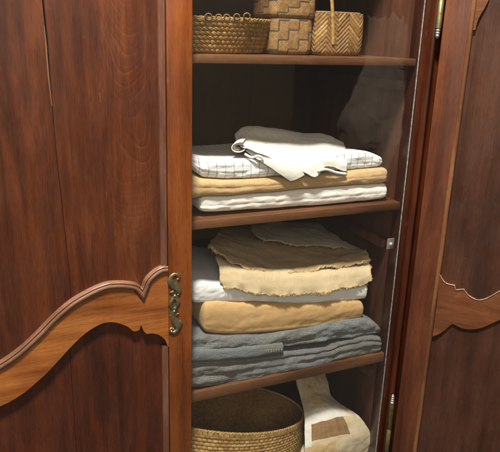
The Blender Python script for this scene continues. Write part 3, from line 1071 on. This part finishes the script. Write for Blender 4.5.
# rolled left end
V, uv = [], []
nt_, ny = 64, 30
for i in range(ny):
    s = i / (ny - 1)
    y = .034 + .13 * s
    c = at(240.5 + 8.5 * s, 147 - 11.5 * s, y)
    for j in range(nt_):
        w = j / (nt_ - 1)
        th = math.radians(75) + w * math.radians(560)
        r = .0150 - .0085 * w + .0010 * math.sin(9 * w + 3 * s)
        V.append((c[0] + 1.35 * r * math.cos(th), c[1] + .010 * w * (1 - s), c[2] - .002 + .80 * r * math.sin(th)))
        uv.append((r * th, y))
o = link('rolled_edge', V, grid_faces(ny, nt_), M['napkin'], uv=uv)
sd = o.modifiers.new('thickness', 'SOLIDIFY')
sd.thickness = .0018
sd.offset = 0
under(o, nap)
# turned hems
for P_, r_ in (([at(318, 171, -.001), at(326, 169.5, .003), at(336, 172.5, .006), at(346, 174, .009)], .0032), ([at(245, 154, .036), at(252, 157.5, .022), at(258, 156, .014), at(263, 158.5, .012)], .0028)):
    under(link('rolled_hem', *tube(smooth_line(P_, 40), r_, 10), M['napkin']), nap)

# ---- third shelf stack
t = roll('folded_cloth', [(188, 363), (215, 359), (250, 357), (285, 354), (320, 349), (350, 342), (372, 336), (384, 337)], [(188, 391.5), (220, 387), (260, 379), (300, 371.5), (340, 363), (370, 356), (384, 352.5)], .006, .36, M['grey'], rf=.022, endr=.018, amp=.0058, seed=4.0, layers=(-.1, .55), groove=.40, crown=.0)
tag(t, 'dark grey ribbed woven blanket folded at the very bottom of its shelf stack', 'blanket', 'folded linens stacked on the shelves')
t = roll('folded_cloth', [(188, 333.5), (205, 336), (240, 337), (280, 334), (320, 327), (350, 320), (366, 319), (378, 325), (384, 331)], [(188, 361.5), (215, 357.5), (250, 353.5), (285, 350), (320, 345.5), (350, 340), (372, 336), (384, 336)], .010, .35, M['denim'], rf=.022, endr=.030, amp=.0055, seed=5.0, layers=(-.45,), groove=.30)
hem = roll('stitched_hem', [(190, 351), (230, 350), (262, 346.5), (285, 344)], [(190, 363), (230, 360), (262, 357), (285, 353.5)], .001, .10, M['denim'], rf=.009, endr=.006, amp=.0015, seed=6.0)
under(hem, t)
bg = Bag()
for kx in range(7):
    x = 266 + kx * 2.6
    bg.add(tube([at(x, 349.5 - .18 * kx, -.0005), at(x, 352 - .18 * kx, -.0020), at(x, 354.8 - .18 * kx, .0002)], .0006, 5))
under(bg.build('stitches', plain('stitch_thread', (.34, .34, .32), .9)), t)
tag(t, 'blue grey ribbed woven blanket with a stitched hem folded beneath the ochre cloth', 'blanket', 'folded linens stacked on the shelves')
t = roll('folded_cloth', [(203, 307), (212, 303.5), (240, 304.5), (280, 305.5), (320, 304), (350, 302), (366, 303)], [(203, 332), (215, 335.5), (240, 335.8), (280, 333), (320, 328), (350, 321.5), (366, 318)], .016, .30, M['ochre'], rf=.020, endr=.014, amp=.0017, seed=7.0, layers=(-.62,), groove=.10)
tag(t, 'ochre yellow folded cloth with a fat rounded fold above the blue grey blanket', 'folded cloth', 'folded linens stacked on the shelves')
t = roll('folded_cloth', [(193, 287), (205, 284), (222, 286), (260, 289), (300, 291), (340, 290), (369, 286)], [(193, 303.5), (205, 303), (222, 302.5), (260, 303.4), (300, 304), (340, 302), (369, 300)], .026, .31, M['sheet'], rf=.012, endr=.010, amp=.0026, seed=8.0)
tag(t, 'cool white folded sheet between the frayed cream cloth and the ochre cloth', 'folded cloth', 'folded linens stacked on the shelves')

fr = tag(empty('frayed_cloth', tuple(at(290, 275, .1))), 'loosely folded cream burlap with ragged frayed edges on top of the white sheet', 'cloth')
ctrl = [
    [at(222, 234, .30), at(250, 236, .30), at(285, 238, .30), at(320, 238, .30), at(345, 240, .30)],
    [at(216, 250, .15), at(250, 255, .15), at(290, 258, .15), at(330, 257, .15), at(362, 255, .15)],
    [at(217, 260, .07), at(250, 266, .07), at(290, 268, .07), at(330, 267, .07), at(369, 263, .07)],
    [at(219, 268, .040), at(252, 273, .034), at(292, 275, .032), at(332, 273, .034), at(370, 268, .042)],
    [at(221, 279, .028), at(253, 283, .020), at(293, 285, .018), at(333, 283, .020), at(371, 274, .030)],
    [at(223, 288, .024), at(255, 293, .014), at(294, 294.5, .012), at(334, 290, .014), at(371, 280, .026)],
]
o, G = sheet('lower_layer', ctrl, M['burlap'], None, 160, 90, .0040, 5.0, .003, (11, 11, 11), .003)
under(o, fr)
lines = [G[-1], G[40:, -1]]
ctrl = [
    [at(224, 228, .34), at(250, 229, .34), at(280, 230, .34), at(315, 232, .34), at(342, 236, .34)],
    [at(214, 239, .20), at(245, 243, .20), at(280, 246, .20), at(320, 245, .20), at(354, 246, .20)],
    [at(210, 244, .12), at(240, 254, .12), at(275, 258, .12), at(320, 256, .12), at(362, 252, .12)],
    [at(212, 248, .08), at(238, 261, .07), at(275, 268, .06), at(318, 264, .06), at(367, 256, .075)],
    [at(214, 251, .07), at(236, 265, .05), at(275, 272.5, .04), at(318, 268, .042), at(369, 260, .06)],
]
o, G = sheet('upper_layer', ctrl, M['burlap_shaded'], None, 160, 90, .0062, 15.0, .0026, (11, 11, 11), .003)
under(o, fr)
lines += [G[-1], G[20:, 0], G[30:, -1]]
ctrl = [
    [at(250, 222, .38), at(285, 222, .38), at(320, 224, .38), at(345, 232, .36)],
    [at(252, 228, .28), at(285, 231, .28), at(322, 233, .28), at(354, 240, .27)],
    [at(256, 234, .21), at(285, 239, .20), at(322, 240, .20), at(360, 247, .19)],
    [at(262, 239, .18), at(287, 244, .165), at(322, 245, .16), at(364, 253, .14)],
]
o, G = sheet('turned_back_layer', ctrl, M['taupe'], None, 130, 70, .0056, 25.0, .0026, (11, 11, 11), .003)
under(o, fr)
lines += [G[-1]]
under(fringe(lines, None, M['fringe']), fr)

# ---- bottom bay: patchwork cloth
def patch_mat(rc, cc):
    r, c = rc, cc
    if .56 < r < .715 and .16 < c < .74:
        return 2
    if .44 < r < .56 and c < .86:
        return 1
    if .56 < r < .78 and c <= .16:
        return 1
    if r > .77 and .10 < c < .55:
        return 3
    if r < .40 and (.35 < c < .5 or c > 9):
        return 3
    return 0


M['patch_white'] = cloth('patch_white_cotton', (.74, .72, .66), (.84, .82, .77), 1100, bump=.3)
M['patch_brown'] = cloth('patch_brown_cotton', (.22, .125, .06), (.36, .225, .115), 700, bump=.4, slub=.7)
M['patch_yellow'] = cloth('patch_yellow_cotton', (.62, .44, .20), (.74, .56, .30), 900, bump=.4)
qc = tag(empty('patchwork_cloth', tuple(at(335, 430, .1))), 'cream patchwork cloth with a brown square slumped beside the large woven basket', 'cloth')
ctrl = [
    [at(292, 360, .22), at(302, 360, .22), at(313, 362, .22), at(322, 366, .22)],
    [at(296, 380, .17), at(306, 379, .17), at(316, 379, .17), at(326, 380, .18)],
    [at(300, 396, .13), at(309, 395, .12), at(320, 395, .12), at(331, 396, .13)],
    [at(304, 411, .075), at(315, 409, .066), at(330, 406, .064), at(345, 408, .075)],
    [at(305, 426, .046), at(319, 423, .038), at(338, 418, .036), at(359, 418, .046)],
    [at(305, 443, .032), at(320, 440, .022), at(344, 434, .018), at(369, 432, .030)],
    [at(304, 452, .029), at(320, 449, .018), at(345, 444, .014), at(371, 440, .027)],
    [at(303, 463, .032), at(320, 460, .022), at(346, 456, .018), at(371, 450, .030)],
]
o, G = sheet('cloth_layer', ctrl, [M['cream'], M['patch_white'], M['patch_brown'], M['patch_yellow']], None, 130, 150, .0046, 31.0, .006, (13, 13, 13), 0, patch_mat)
under(o, qc)
t = roll('under_fold', [(308, 463), (330, 460), (350, 456), (371, 450)], [(308, 488), (330, 485), (350, 480), (371, 474)], .02, .20, M['cream'], rf=.02, endr=.02, amp=.003, seed=33.0)
under(t, qc)


# ------------------------------------------------------------------ baskets
def woven(G, fn):
    """displace a lathe grid outward by fn(row, col) using its own normals (plan direction)."""
    R, C, _ = G.shape
    ctr = G.mean(axis=(0, 1))
    for i in range(R):
        for j in range(C):
            d = G[i, j, :2] - ctr[:2]
            d /= np.linalg.norm(d) + 1e-9
            k_ = fn(i, j)
            G[i, j, 0] += d[0] * k_
            G[i, j, 1] += d[1] * k_
    return G


# low twined bowl on the top shelf
bw = tag(empty('basket', (.470, .20, -.0355)), 'low round twined straw basket with a looped rim at left of the top shelf', 'basket', 'baskets')
bx, by = .468, .19
sx, sy = 1.0, .80
rows, cols = 92, 420
zr = .034
prof = [(0.140 + .022 * (i / (rows - 1)) ** .8, -.034 + (zr + .034) * i / (rows - 1)) for i in range(rows)]
G = lathe(prof, cols, bx, by, sx, sy)
nrow, nst = 8, 84


def tw(i, j):
    a, b = i / rows * nrow, j / cols * nst
    r = int(a)
    ph = (b + .5 * (r % 2)) % 1.0
    band = abs(math.sin(math.pi * a)) ** .6
    st = abs(math.sin(math.pi * ((ph + .12 * (a - r)) % 1.0))) ** .7
    return .0026 * (.25 + .75 * band) * (.25 + .75 * st) + .0008 * math.sin(j * 1.7 + i)


G = woven(G, tw)
mi = []
for i in range(rows - 1):
    for j in range(cols):
        a, b = i / rows * nrow, j / cols * nst
        r = int(a)
        ph = (b + .5 * (r % 2) + .12 * (a - r)) % 1.0
        gap = (abs(math.sin(math.pi * a)) < .24) or ph < .16
        h = math.sin(r * 12.9 + int(b + .5 * (r % 2)) * 78.2) * 43758.5
        mi.append(2 if gap else (1 if (h - math.floor(h)) > .55 else 0))
V = G.reshape(-1, 3)
under(link('bowl', V, grid_faces(rows, cols, True), [M['straw'], M['straw_lt'], M['straw_br']], mi=mi), bw)
Gi = lathe([(p[0] - .006, p[1] + (.004 if i == 0 else 0)) for i, p in enumerate(prof[::13])] + [(.154, zr)], 64, bx, by, sx, sy)
Vi = [tuple(v) for v in Gi.reshape(-1, 3)]
nR = Gi.shape[0]
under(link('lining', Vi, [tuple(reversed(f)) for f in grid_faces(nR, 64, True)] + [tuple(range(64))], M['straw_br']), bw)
a = np.linspace(0, 2 * math.pi, 140)
bg = Bag()
for ph in (0, math.pi):
    P = [(bx + (.161 + .0012 * math.cos(40 * w + ph)) * math.cos(w), by + (.161 + .0012 * math.cos(40 * w + ph)) * sy * math.sin(w), zr + .001 + .0012 * math.sin(40 * w + ph)) for w in np.linspace(0, 2 * math.pi, 420)]
    bg.add(tube(P, .0019, 6, False))
under(bg.build('rim', M['straw_lt']), bw)
for (x, y, s) in ((206, 18.5, .0070), (216, 19, .0062), (224, 19, .0062), (234, 18.5, .0062), (244, 18, .0070)):
    c = at(x, y, .075)
    P = [(c[0] + s * math.cos(w), c[1] + .1 + .003 * math.sin(w * 2), c[2] + .003 + s * .9 * math.sin(w)) for w in np.linspace(0, 2 * math.pi, 26)]
    P = [(q[0] - 0, by - sy * .161 - .001 + .002 * math.sin(3 * k_), q[2]) for k_, q in enumerate(P)]
    under(link('rim_loop', *tube(P, .0016, 6, False), M['straw_br']), bw)


# rounded boxes woven of strips
def rbox(x0, x1, y0, y1, z0, z1, rr, ncol, nrow_, taper=0.0, bulge=0.0):
    """side wall grid of a rounded-rectangle box: rows x cols (wraps); col param follows the perimeter."""
    cx, cy = (x0 + x1) / 2, (y0 + y1) / 2
    hx, hy = (x1 - x0) / 2, (y1 - y0) / 2
    pts = []
    for qx, qy, a0 in ((hx - rr, hy - rr, 0), (-hx + rr, hy - rr, 90), (-hx + rr, -hy + rr, 180), (hx - rr, -hy + rr, 270)):
        for t_ in np.linspace(0, 90, 10):
            w = math.radians(a0 + t_)
            pts.append((qx + rr * math.cos(w), qy + rr * math.sin(w)))
    pts.append(pts[0])
    P = np.array(pts)
    s = np.r_[0, np.cumsum(np.linalg.norm(np.diff(P, axis=0), axis=1))]
    q = np.linspace(0, s[-1], ncol, endpoint=False)
    per = np.stack([np.interp(q, s, P[:, 0]), np.interp(q, s, P[:, 1])], 1)
    G = np.zeros((nrow_, ncol, 3))
    for i in range(nrow_):
        t_ = i / (nrow_ - 1)
        e = 1 - .10 * max(0, 1 - t_ / .12) ** 2 + bulge * math.sin(math.pi * t_) - taper * (1 - t_)
        G[i, :, 0] = cx + per[:, 0] * e
        G[i, :, 1] = cy + per[:, 1] * e
        G[i, :, 2] = z0 + (z1 - z0) * t_
    return G, s[-1]


def capped(G):
    R, C, _ = G.shape
    V = [tuple(v) for v in G.reshape(-1, 3)]
    return V, [tuple(reversed(range(C)))], [tuple((R - 1) * C + j for j in range(C))]


# lidded square basket with dark stepped pattern
lb = tag(empty('basket', (.652, .16, -.0355)), 'square lidded tan basket with dark stepped lines in the middle of the top shelf', 'basket', 'baskets')


def pattern_box(name, x0, x1, y0, y1, z0, z1, cell, kind, parent):
    per = 2 * ((x1 - x0) + (y1 - y0))
    nc = int(per / cell) // 4 * 4
    nr = max(4, int((z1 - z0) / cell))
    G, L = rbox(x0, x1, y0, y1, z0, z1, .018, nc, nr + 1, bulge=.02 if kind == 'body' else .0)
    R = nr + 1
    mi = []
    cl_ = L / nc
    for i in range(nr):
        for j in range(nc):
            u, v = j * cl_, i * cell
            step = .0245
            stair = (u % .098)
            hgt = .008 + .021 * int(stair / step) if kind == 'body' else .010 + .012 * int((u % .078) / .026)
            hgt2 = hgt - .040
            hgt3 = hgt + .040
            wv = 0
            for H in (hgt, hgt2, hgt3):
                if H - .0016 <= v <= H + .0016:
                    wv = 1
                k0 = (stair % step) if kind == 'body' else ((u % .078) % .026)
                if k0 < .0028 and (H - .021 if kind == 'body' else H - .012) <= v <= H:
                    wv = 1
            if wv == 0:
                hh = math.sin(i * 12.98 + j * 78.23) * 43758.5
                hh -= math.floor(hh)
                zone = int((v - hgt) // .020) % 2
                wv = (2 if (i + j) % 3 == 0 else 0) if zone == 0 else (3 if (i - j) % 4 == 0 else 0)
                if hh > .9:
                    wv = 2
            mi.append(wv)
    V, cb, ct = capped(G)
    fs = grid_faces(R, nc, True) + cb + ct
    mi = mi + [0, 0]
    return under(link(name, V, fs, [M['straw_tan'], M['straw_dk'], M['straw_br'], M['straw_lt']], smooth=True, mi=mi), parent)


pattern_box('body', .600, .703, .10, .21, -.0345, .040, .0016, 'body', lb)
pattern_box('lid', .596, .707, .096, .214, .0415, .125, .0016, 'lid', lb)
bg = Bag()
for zz in (.0412, .048):
    G, L = rbox(.5955, .7075, .0955, .2145, zz, zz + .001, .018, 80, 2)
    bg.add(tube(list(G[0]) + [G[0][0]], .0019, 6, False))
under(bg.build('lid_band', M['straw_dk']), lb)

# herringbone basket with strap handle
hb = tag(empty('basket', (.770, .15, -.0355)), 'tan herringbone woven basket with upright strap handle at right of the top shelf', 'basket', 'baskets')
nc, nr = 460, 120
G, L = rbox(.708, .834, .095, .19, -.0350, .058, .020, nc, nr, bulge=.035)
mi = []
D = np.zeros((nr, nc))
for i in range(nr):
    for j in range(nc):
        u, v = j / nc * L, i / nr * .093
        zz = abs((((u + .012) / .056) % 1.0) - .5) * .056
        s = (v + zz * 1.05) / .0098
        fr_ = s % 1.0
        D[i, j] = .0009 * math.sin(math.pi * min(1, fr_ / .86)) if fr_ < .86 else -.0005
        hh = math.sin(int(s) * 12.98 + int((u + .012) / .028) * 78.23) * 43758.5
        hh -= math.floor(hh)
        if i < nr - 1:
            mi.append(2 if fr_ > .86 else (1 if hh > .5 else (3 if hh < .12 else (2 if hh < .30 else 0))))
ctr = np.array([.771, .1425])
for i in range(nr):
    for j in range(nc):
        d = G[i, j, :2] - ctr
        d /= np.linalg.norm(d)
        G[i, j, :2] += d * D[i, j]
V, cb, ct = capped(G)
under(link('body', V, grid_faces(nr, nc, True) + cb, [M['straw'], M['straw_tan'], M['straw_br'], M['straw_lt']], mi=mi + [0]), hb)
bg = Bag()
G2, L2 = rbox(.7085, .8335, .0955, .1895, .058, .059, .020, 90, 2)
bg.add(tube(list(G2[0]) + [G2[0][0]], .0028, 6, False))
under(bg.build('rim', M['straw_tan']), hb)
V = []
hp = smooth_line([(at(333, 46, .092)[0], .0915, -.010), (at(333, 30, .09)[0], .0905, .025), (at(333, 12, .09)[0], .093, .064), (at(333, 0, .09)[0], .102, .11), (at(333, 0, .09)[0], .120, .17), (at(333, 0, .09)[0], .150, .185), (at(333, 0, .09)[0], .178, .16), (at(333, 0, .09)[0], .193, .06), (at(333, 0, .09)[0], .195, .0)], 60)
for p_ in hp:
    for dx, dy in ((-.0045, 0), (-.0030, -.0012), (.0030, -.0012), (.0045, 0), (.0030, .0012), (-.0030, .0012)):
        V.append((p_[0] + dx, p_[1] + dy, p_[2]))
under(link('handle', V, grid_faces(60, 6, True), M['straw_lt']), hb)

# big oval basket in the bottom bay: rim dips to the front and climbs to the back
gb = tag(empty('basket', (.56, .22, -1.169)), 'large wide woven straw basket with a dipping rim in the bottom bay', 'basket', 'baskets')
gx, gy = .525, .140
rows, cols = 175, 728
zb_ = -1.168
G = np.zeros((rows, cols, 3))
D = np.zeros((rows, cols))
A = np.linspace(0, 2 * math.pi, cols, endpoint=False)


def rimz(w):
    return -.932 - .060 * math.cos(w)


def wallp(w, t_):
    r = .90 + .13 * math.sin(t_ ** .7 * math.pi * .62)
    return gx + r * .222 * math.cos(w), gy + r * .126 * math.sin(w), zb_ + (rimz(w) - zb_) * t_


mi = []
for i in range(rows):
    for j in range(cols):
        t_ = i / (rows - 1)
        w = A[j]
        x, y, z = wallp(w, t_)
        a_, b_ = t_ * 25, j / cols * 104
        r = int(a_)
        ph = (b_ + .5 * (r % 2)) % 1.0
        hgt = abs(math.sin(math.pi * a_)) ** .5 * (.35 + .65 * abs(math.sin(math.pi * ph)) ** .6)
        if t_ > .94:
            hgt = 1.25 * abs(math.sin(math.pi * ((j / cols * 110 + t_ * 8) % 1))) ** .3 * .6 + .5
        G[i, j] = (x + math.cos(w) * .0028 * hgt, y + math.sin(w) * .0028 * hgt, z)
        if i < rows - 1:
            hh = math.sin(r * 12.98 + int(b_ + .5 * (r % 2)) * 78.23) * 43758.5
            hh -= math.floor(hh)
            gap = abs(math.sin(math.pi * a_)) < .22 or ph < .07
            mi.append(2 if gap else (1 if hh > .6 else (2 if hh < .06 else 0)))
under(link('bowl', G.reshape(-1, 3), grid_faces(rows, cols, True), [M['straw_gold'], M['straw_gold_lt'], M['straw_gold_br']], mi=mi), gb)
Gi = np.zeros((30, 130, 3))
for i in range(30):
    for j in range(130):
        w = 2 * math.pi * j / 130
        x, y, z = wallp(w, .03 + .97 * i / 29)
        wv = .0012 * math.sin(i * 2.1) * math.sin(j * 1.5)
        Gi[i, j] = (x - math.cos(w) * (.006 + wv), y - math.sin(w) * (.006 + wv), z)
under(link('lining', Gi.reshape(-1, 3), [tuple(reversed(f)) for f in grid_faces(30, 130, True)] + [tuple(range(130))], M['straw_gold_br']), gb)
bg = Bag()
for ph in (0, math.pi):
    P = []
    for w in np.linspace(0, 2 * math.pi, 620):
        x, y, z = wallp(w, 1.0)
        P.append((x + math.cos(w) * (.000 + .0013 * math.cos(80 * w + ph)), y + math.sin(w) * (.000 + .0013 * math.cos(80 * w + ph)), z + .0013 * math.sin(80 * w + ph)))
    bg.add(tube(P, .0026, 6, False))
under(bg.build('rim', M['straw_gold']), gb)

# ------------------------------------------------------------------ what the glass mirrors
def mirror(x, y, Y):
    p = at(x, y, Y)
    return np.array([p[0], -p[1], p[2]])


ctrl = [[mirror(x + dx * w, y, 1.80 - .095 * k_ + .02 * math.sin(2.1 * k_ + y * .05)) for k_, dx in enumerate((0, 1, 2, 3, 4, 5))] for (x, y, w) in ((366, 20, 7.6), (364, 60, 8.0), (355, 85, 9.8), (346, 102, 11.6), (338, 118, 12.4), (336, 132, 12.0), (342, 150, 10.0), (348, 180, 8.0))]
o, G = sheet('draped_sheet', ctrl, cloth('grey_beige_sheeting', (.34, .31, .27), (.46, .42, .37)), None, 110, 140, .04, 51.0, .003, (6.5, 6.5, 5.0))
tag(o, 'pale rumpled sheet hanging in the room, seen only mirrored in the glass', 'sheet')
x0, x1 = mirror(150, 110, 2.6)[0], mirror(291, 110, 2.6)[0]
wl = box('wall', x0 - 1.5, x1, -2.7, -2.6, -1.33, 1.6, plain('room_wall_paint', (.40, .35, .27), .8, .08, 3))
wl['kind'] = 'structure'
